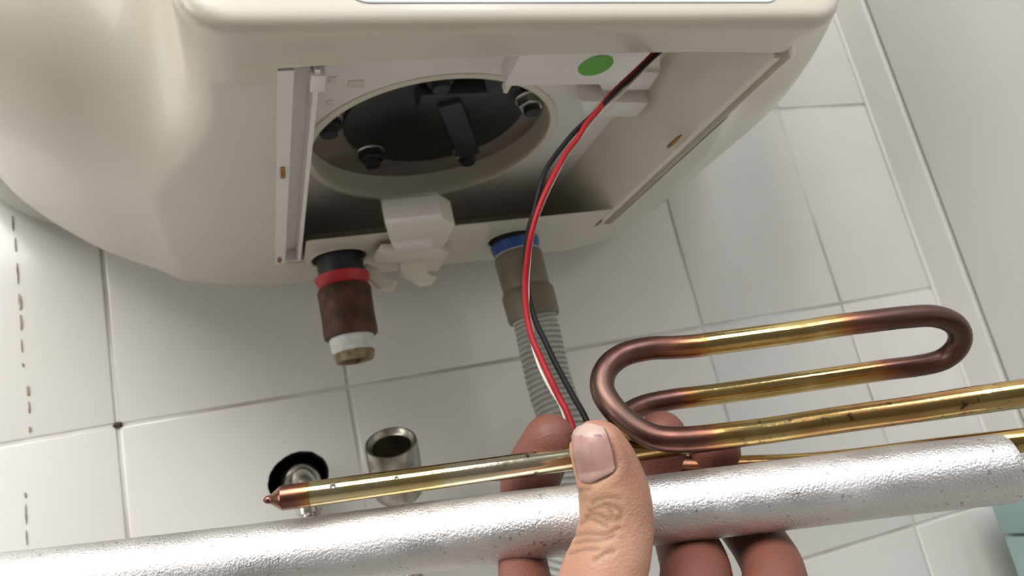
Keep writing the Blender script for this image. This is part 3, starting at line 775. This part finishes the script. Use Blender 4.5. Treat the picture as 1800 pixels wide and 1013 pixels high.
# columns: px, py, depth, tint (0 pale brass .. 1 dark purple brown), speck
EP = [(2080, 651, .203, .35, .8), (1800, 690, .208, .35, .8), (1690, 706, .2095, .42, .9), (1600, 720, .2105, .50, .9), (1480, 737, .2120, .42, .8), (1350, 757, .2135, .36, .7), (1275, 766, .2140, .40, .5), (1240, 770, .2143, .62, .3), (1190, 773, .2147, .72, .3),
      (1148, 768, .2158, .80, .5), (1110, 748, .2180, .84, .4), (1078, 718, .2210, .84, .2), (1059, 684, .2250, .86, .1), (1065, 650, .2290, .84, .1), (1094, 625, .2325, .82, .1), (1140, 613, .2350, .78, .1), (1185, 611, .2370, .66, .1), (1225, 608, .2380, .50, .1),
      (1260, 603, .2390, .30, .1), (1400, 584, .2420, .26, .1), (1450, 576, .2430, .34, .1), (1490, 570, .2435, .58, .1), (1530, 565, .2440, .78, .1), (1590, 558, .2450, .84, .1), (1640, 556, .2465, .88, .1), (1675, 568, .2490, .90, .1), (1688, 590, .2520, .90, .1), (1680, 614, .2550, .88, .1), (1655, 633, .2580, .84, .1), (1615, 643, .2600, .80, .1),
      (1560, 650, .2615, .66, .1), (1510, 657, .2620, .44, .1), (1400, 673, .2625, .33, .1), (1290, 689, .2630, .31, .1), (1220, 698, .2630, .40, .1), (1180, 703, .2625, .66, .1), (1130, 714, .2600, .80, .1), (1095, 735, .2550, .84, .1), (1082, 765, .2490, .84, .1), (1100, 795, .2440, .82, .1), (1140, 812, .2410, .74, .1), (1200, 822, .2395, .6, .2),
      (1290, 822, .2380, .42, .4), (1450, 815, .2355, .36, .6), (1650, 791, .2320, .36, .9), (1800, 774, .2300, .38, 1.0), (2080, 742, .2250, .4, 1.0)]
P5 = np.array([list(at(a, b_, t)) + [ti, spk] for a, b_, t, ti, spk in EP])
C5 = []
P5s = resample(catmull(P5, 12), 0.0012)
tube('heating_tube', P5s[:, :3], 0.00365, M_copper, elem, 28, colors=[(min(1, max(0, a)), min(1, max(0, b_)), 0, 1) for a, b_ in P5s[:, 3:5]])
# sensor pocket, conical crimped end on the left
SP0 = [(463, .70, .1, .0004), (468, .72, .1, .0010), (476, .75, .1, .0013), (486, .72, .1, .0024), (494, .72, .1, .0032), (500, .75, .1, .00335), (530, .62, .1, .0034), (545, .50, .1, .0034), (560, .16, .1, .0034),
      (700, .20, .1, .0034), (760, .22, .1, .0034), (800, .04, .1, .0034), (880, .02, .2, .0034), (930, .02, .9, .0034), (1005, .04, .9, .0034), (1060, .2, .5, .0034), (1120, .4, .3, .0034), (1300, .4, .3, .0034), (1500, .4, .3, .0034), (2080, .4, .3, .0034)]
_pa, _pb = at(463, 880, .2055), at(2080, 660, .2480)
def on_axis(px):
    lo_, hi_ = 0.0, 1.0
    for _ in range(40):
        m_ = (lo_ + hi_) / 2; q_ = RM @ (_pa + (_pb - _pa) * m_ - CAM)
        if 900 + F * q_[0] / q_[2] < px: lo_ = m_
        else: hi_ = m_
    return _pa + (_pb - _pa) * lo_
P6 = np.array([list(on_axis(a)) + [ti, spk, r_] for a, ti, spk, r_ in SP0])
P6s = resample(catmull(P6, 8), 0.0006)
tube('sensor_pocket', P6s[:, :3], list(np.maximum(P6s[:, 5], .0003)), M_copper, elem, 28, colors=[(min(1, max(0, a)), min(1, max(0, b_)), 0, 1) for a, b_ in P6s[:, 3:5]])
def dimple(px, py, t, r):
    p = at(px, py, t); lathe('crimp_dimple', [(.0001, .0002), (r * .6, .0), (r, .0004), (r * 1.05, .0012)], p, ray(px, py), M_dark if r < .0006 else M_zinc, elem, 20)
dimple(585, 855, .2050, .00085); dimple(697, 841, .2075, .0006)
fp = at(2100, 690, .209); fd = at(2100, 690, .209) - at(1800, 728, .212)
lathe('mounting_flange', [(.001, 0), (.034, 0), (.035, .001), (.035, .004), (.034, .005), (.001, .005)], fp, fd, M_zinc, elem, 48, top=False, bot=False)

# ------------------------------------------------------------------ magnesium rod
AP = [(-420, 1078, .214), (-200, 1054, .2135), (0, 1033, .213), (400, 988, .2125), (820, 935, .212), (1140, 898, .2115), (1300, 879, .211), (1450, 861, .2105), (1600, 842, .210), (1700, 831, .2095), (1770, 823, .209)]
ap = resample(catmull([at(*p) for p in AP], 14), 0.0012)
RR = 0.0094
rad = [RR] * len(ap); rad[-1] = RR - .0003
# slightly uneven cast surface
Vt, Ft = tube_np(ap, rad, 64)
Vt = np.array(Vt); ctr = np.repeat(ap, 64, axis=0)
nz_ = np.zeros(len(Vt))
for k in range(24):
    kv = np.random.randn(3) * 700; nz_ += np.sin(Vt @ kv + np.random.rand() * 6.28)
Vt = ctr + (Vt - ctr) * (1 + 0.0022 * nz_ / 3)[:, None]
anode = mesh_np('anode_rod', Vt, Ft, M_anode); anode.data.set_sharp_from_angle(angle=math.radians(60))
tag(anode, 'thick grainy silver metal rod gripped under the copper tubes', 'metal rod')
ecp = ap[-1]; ecd = ap[-1] - ap[-4]
lathe('rod_core', [(.0030, -.001), (.0030, .012), (.0026, .0125)], ecp, ecd, M_zinc, anode, 20)

# ------------------------------------------------------------------ hand
# joints as (px, py, depth, radius); fields evaluated in lens-aligned metres
def cc(px, py, t):
    return np.array([(px - 900) / F * t, (py - 506.5) / F * t, t])
chains = {
 'thumb': [(1052, 789, .1935, .0073), (1066, 822, .1935, .0083), (1080, 872, .1925, .0091), (1083, 922, .1915, .0094), (1074, 975, .1895, .0099), (1057, 1030, .187, .0108), (1035, 1180, .181, .0130), (1075, 1420, .183, .018)],
 'index': [(966, 774, .2235, .0077), (940, 826, .2290, .0087), (912, 890, .2330, .0092), (902, 940, .2290, .0098), (900, 1000, .2150, .0103), (925, 1100, .200, .0100), (975, 1270, .188, .0115)],
 'middle': [(1163, 765, .2400, .0076), (1163, 830, .2420, .0080), (1185, 905, .2380, .0084), (1208, 960, .2240, .0092), (1224, 1020, .2060, .0098), (1205, 1130, .192, .0105), (1160, 1280, .184, .0120)],
 'ring': [(1256, 790, .2400, .0080), (1262, 850, .2420, .0082), (1300, 910, .2360, .0082), (1340, 965, .2200, .0083), (1362, 1020, .2030, .0085), (1350, 1130, .190, .0096), (1310, 1290, .184, .0112)],
 'pinky': [(1440, 1105, .2180, .0064), (1475, 1140, .2080, .0070), (1500, 1190, .196, .0076), (1470, 1310, .188, .0090)],
}
palm = [((975, 1270, .190, .0115), (1075, 1500, .200, .0150)), ((1160, 1280, .186, .0120), (1150, 1520, .200, .0160)), ((1310, 1290, .186, .0115), (1220, 1520, .200, .0150)), ((1470, 1310, .190, .0095), (1290, 1520, .200, .0140)), ((1075, 1420, .183, .018), (1120, 1580, .200, .0170)), ((1310, 1290, .186, .0115), (1470, 1310, .190, .0095)), ((1160, 1280, .186, .0120), (1310, 1290, .186, .0115)), ((975, 1270, .190, .0115), (1160, 1280, .186, .0120))]
def cone(Pt, a, b_, ra, rb):
    ba = b_ - a; t = np.clip(((Pt - a) @ ba) / (ba @ ba), 0, 1)
    return np.linalg.norm(Pt - a - t[..., None] * ba, axis=-1) - (ra + (rb - ra) * t)
def dense(ch, n=5):
    P = np.array([list(cc(*c_[:3])) + [c_[3]] for c_ in ch]); return catmull(P, n)
CH = {k: dense(v) for k, v in chains.items()}
def chain_d(Pt, D):
    d = np.full(Pt.shape[:-1], 1.0)
    for a, b_ in zip(D[:-1], D[1:]):
        d = np.minimum(d, cone(Pt, a[:3], b_[:3], a[3], b_[3]))
    return d
def hand_field(Pt):
    d = None
    for k, D in CH.items():
        c_ = chain_d(Pt, D)
        if d is None: d = c_
        else:
            # fingers only blend near the palm
            yy = Pt[..., 1]; kk = np.clip((yy - 0.080) / 0.03, 0.02, 1) * 0.010
            h = np.clip(0.5 + 0.5 * (c_ - d) / kk, 0, 1); d = c_ * (1 - h) + d * h - kk * h * (1 - h)
    for a, b_ in palm:
        d = smin(d, cone(Pt, cc(*a[:3]), cc(*b_[:3]), a[3], b_[3]), 0.012)
    d = smin(d, cone(Pt, cc(1150, 1560, .200), cc(1150, 2050, .215), .0255, .0270), 0.02)
    return d
h0 = 0.00105
lo = np.array([-0.004, 0.028, 0.163]); hi = np.array([0.112, 0.215, 0.258])
gx = np.arange(lo[0], hi[0], h0); gy = np.arange(lo[1], hi[1], h0); gz = np.arange(lo[2], hi[2], h0)
fld = np.empty((len(gx), len(gy), len(gz)), np.float64)
GY, GZ = np.meshgrid(gy, gz, indexing='ij')
for i in range(0, len(gx), 12):
    xs_ = gx[i:i + 12]
    Pt = np.empty((len(xs_), len(gy), len(gz), 3), np.float32)
    Pt[..., 0] = xs_[:, None, None]; Pt[..., 1] = GY; Pt[..., 2] = GZ
    fld[i:i + 12] = hand_field(Pt)
fld[0] = np.maximum(fld[0], .001); fld[-1] = .001; fld[:, 0] = .001; fld[:, -1] = .001; fld[:, :, 0] = .001; fld[:, :, -1] = .001
HV, HQ = surface_nets(fld, lo, h0)
del fld
# one subdivision before the creases go in
tmp = mesh_big('tmp', HV, HQ, M_skin)
sd = tmp.modifiers.new('sub', 'SUBSURF'); sd.levels = 1; sd.render_levels = 1
dg = bpy.context.evaluated_depsgraph_get(); dg.update()
me2 = tmp.evaluated_get(dg).to_mesh()
HV = np.empty(len(me2.vertices) * 3, np.float32); me2.vertices.foreach_get('co', HV); HV = HV.reshape(-1, 3).astype(np.float64)
HQ = np.empty(len(me2.loops), np.int32); me2.loops.foreach_get('vertex_index', HQ); HQ = HQ.reshape(-1, 4)
tmp.evaluated_get(dg).to_mesh_clear(); bpy.data.objects.remove(tmp)
# vertex attributes
def poly_dist(Pv, poly):
    d = np.full(len(Pv), 1.0)
    for a, b_ in zip(poly[:-1], poly[1:]):
        ba = b_ - a; t = np.clip(((Pv - a) @ ba) / (ba @ ba + 1e-12), 0, 1)
        d = np.minimum(d, np.linalg.norm(Pv - a - t[:, None] * ba, axis=1))
    return d
def drape(px, py, t0=.170, field=hand_field, t1=.23):
    px = np.atleast_1d(px).astype(float); py = np.atleast_1d(py).astype(float); t = np.full(len(px), t0)
    dr = np.stack([(px - 900) / F, (py - 506.5) / F, np.ones(len(px))], 1)
    nl = np.linalg.norm(dr, axis=1)
    for _ in range(40):
        d = field(dr * t[:, None]); t = np.minimum(t + d / nl * 0.95, t1)
    return dr * t[:, None], t
dT = chain_d(HV, CH['thumb'])
isT = (dT < 0.0015) & (HV[:, 1] < 0.11)
others = np.minimum.reduce([chain_d(HV, CH[k]) for k in ('index', 'middle', 'ring', 'pinky')])
isF = (others < 0.0015) & (HV[:, 1] < 0.12)
# creases over the thumb joint and folds below it
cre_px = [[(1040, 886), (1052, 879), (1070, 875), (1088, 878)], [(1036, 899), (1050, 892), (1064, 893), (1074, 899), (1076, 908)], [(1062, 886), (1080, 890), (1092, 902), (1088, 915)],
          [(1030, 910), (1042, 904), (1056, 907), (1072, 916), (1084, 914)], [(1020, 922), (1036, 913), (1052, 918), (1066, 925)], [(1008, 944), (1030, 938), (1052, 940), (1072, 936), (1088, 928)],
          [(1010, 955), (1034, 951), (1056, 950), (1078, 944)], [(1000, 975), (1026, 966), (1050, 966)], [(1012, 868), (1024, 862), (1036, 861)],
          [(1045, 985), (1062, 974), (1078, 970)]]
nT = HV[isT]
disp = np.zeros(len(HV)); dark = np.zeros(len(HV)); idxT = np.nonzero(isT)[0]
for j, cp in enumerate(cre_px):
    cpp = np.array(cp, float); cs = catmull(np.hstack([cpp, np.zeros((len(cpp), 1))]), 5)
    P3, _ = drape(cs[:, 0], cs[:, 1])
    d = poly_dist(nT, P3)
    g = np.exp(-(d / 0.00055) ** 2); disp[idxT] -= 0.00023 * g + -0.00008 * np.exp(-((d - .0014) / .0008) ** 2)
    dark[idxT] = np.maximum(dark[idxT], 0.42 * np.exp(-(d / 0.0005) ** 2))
# nail fold groove
nail_out = [(1004, 772), (1008, 757), (1022, 749), (1042, 747), (1060, 751), (1068, 762), (1076, 785), (1083, 806), (1083, 820), (1070, 834), (1050, 844), (1030, 850), (1021, 845), (1014, 826), (1008, 800)]
no_ = np.array(nail_out + [nail_out[0]], float); cs = catmull(np.hstack([no_, np.zeros((len(no_), 1))]), 4)
P3, _ = drape(cs[:, 0], cs[:, 1]); d = poly_dist(nT, P3)
disp[idxT] -= 0.00042 * np.exp(-(d / 0.0006) ** 2); disp[idxT] += 0.00020 * np.exp(-((d - .0022) / .0010) ** 2)
# normals by gradient
eps = 4e-4
def grad(Pv):
    g = np.stack([hand_field(Pv + e_) - hand_field(Pv - e_) for e_ in np.eye(3) * eps], 1)
    return g / (np.linalg.norm(g, axis=1)[:, None] + 1e-12)
nzv = np.nonzero(np.abs(disp) > 1e-6)[0]
HV[nzv] += grad(HV[nzv]) * disp[nzv][:, None]
pxy = HV[:, :2] / HV[:, 2:3] * F + [900, 506.5]
tint = np.zeros((len(HV), 4), np.float32); tint[:, 3] = 1
tint[isF, 0] = (0.90 * np.clip((0.118 - HV[:, 1]) / 0.030, 0, 1))[isF]  # finger shade painted as dark red, fading out towards the palm
# thumb: pinker tip and right flank, yellowish knuckle
def blob(cx_, cy_, rx_, ry_): return np.exp(-(((pxy[:, 0] - cx_) / rx_) ** 2 + ((pxy[:, 1] - cy_) / ry_) ** 2))
tint[:, 0] = np.maximum(tint[:, 0], np.where(isT, 0.40 * blob(1105, 830, 38, 70) + 0.3 * blob(1040, 742, 50, 16), 0))
tint[:, 1] = np.where(isT, 0.5 * blob(1055, 885, 42, 45) + 0.25 * blob(1050, 960, 60, 40), 0)
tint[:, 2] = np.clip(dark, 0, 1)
wV = HV @ RM + CAM            # lens axes -> world
# lens axes point = RM @ (world - CAM)  =>  world = RM.T @ p + CAM
wV = (RM.T @ HV.T).T + CAM
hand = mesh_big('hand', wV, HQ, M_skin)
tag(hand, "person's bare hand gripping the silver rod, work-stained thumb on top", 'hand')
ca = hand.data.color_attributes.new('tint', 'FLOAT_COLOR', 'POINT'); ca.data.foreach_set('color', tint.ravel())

# thumbnail: curved plate laid on the thumb
n_u, n_v = 30, 34
mid = [(0.0, 750), (1.0, 848)]
def nail_edges(v_):
    yl = np.interp(v_, [0, .08, .2, .5, .8, .93, 1], [752, 753, 765, 800, 832, 846, 850])
    xl = np.interp(v_, [0, .08, .2, .5, .8, .93, 1], [1020, 1010, 1005.5, 1008.5, 1015, 1021, 1029])
    yr = np.interp(v_, [0, .08, .2, .5, .8, .93, 1], [749, 753, 764, 793, 819, 831, 837])
    xr = np.interp(v_, [0, .08, .2, .5, .8, .93, 1], [1048, 1062, 1068, 1078, 1082.5, 1078, 1060])
    return xl, yl, xr, yr
GX = []; GYp = []; nt = []
for v_ in np.linspace(0, 1, n_v):
    xl, yl, xr, yr = nail_edges(v_)
    for u_ in np.linspace(0, 1, n_u):
        bulge = -7 * (1 - (2 * u_ - 1) ** 2) * (1 - v_) * 0.4 + 9 * (1 - (2 * u_ - 1) ** 2) * v_ * 0.5
        GX.append(xl + (xr - xl) * u_); GYp.append(yl + (yr - yl) * u_ + bulge)
        free = 1.0 if v_ < 0.20 + 0.05 * math.sin(u_ * 3.1) else 0.0
        luna = 0.35 if v_ > 0.80 else 0
        edge = 0.8 if (u_ > 0.955 and 0.12 < v_ < .8) or (0.19 + .05 * math.sin(u_ * 3.1) < v_ < 0.215 + .05 * math.sin(u_ * 3.1) and .6 < u_ < .9) else 0
        nt.append((0.75 * free + luna, edge, 0, 1))
P3, tt = drape(GX, GYp)
g = grad(P3)
uu = np.tile(np.linspace(0, 1, n_u), n_v); vv_ = np.repeat(np.linspace(0, 1, n_v), n_u)
lift = 0.00030 + 0.00035 * (1 - (2 * uu - 1) ** 2) - 0.0005 * (np.clip((vv_ - .85) / .15, 0, 1)) ** 2
top_ = P3 + g * lift[:, None]; bot_ = P3 - g * 0.0004
VN = np.vstack([top_, bot_]); VN = (RM.T @ VN.T).T + CAM
FN = []; nb_ = n_u * n_v
for i in range(n_v - 1):
    for k in range(n_u - 1):
        a = i * n_u + k; FN.append((a, a + 1, a + n_u + 1, a + n_u)); FN.append((nb_ + a, nb_ + a + n_u, nb_ + a + n_u + 1, nb_ + a + 1))
bd = [k for k in range(n_u)] + [i * n_u + n_u - 1 for i in range(1, n_v)] + [(n_v - 1) * n_u + k for k in range(n_u - 2, -1, -1)] + [i * n_u for i in range(n_v - 2, 0, -1)]
for a, b_ in zip(bd, bd[1:] + bd[:1]): FN.append((a, nb_ + a, nb_ + b_, b_))
nail = mesh_np('thumbnail', VN, FN, M_nail, hand)
ca = nail.data.color_attributes.new('tint', 'FLOAT_COLOR', 'POINT'); ca.data.foreach_set('color', np.array(nt + nt, np.float32).ravel())
tag(nail, 'short soiled thumbnail')

# ------------------------------------------------------------------ teal cabinet on the right-hand wall
teal = empty('plastic_cabinet', (0.69, -0.10, 1.10))
tag(teal, 'pale teal plastic cabinet low on the right-hand wall', 'cabinet')
box('lid', (0.6430, -0.210, 1.2835), (XC + .0024, -0.041, 1.322), M_teal, teal, .003)
box('body', (0.6445, -0.208, 0.95), (XC + .0024, -0.0415, 1.2820), M_teal, teal, .003)
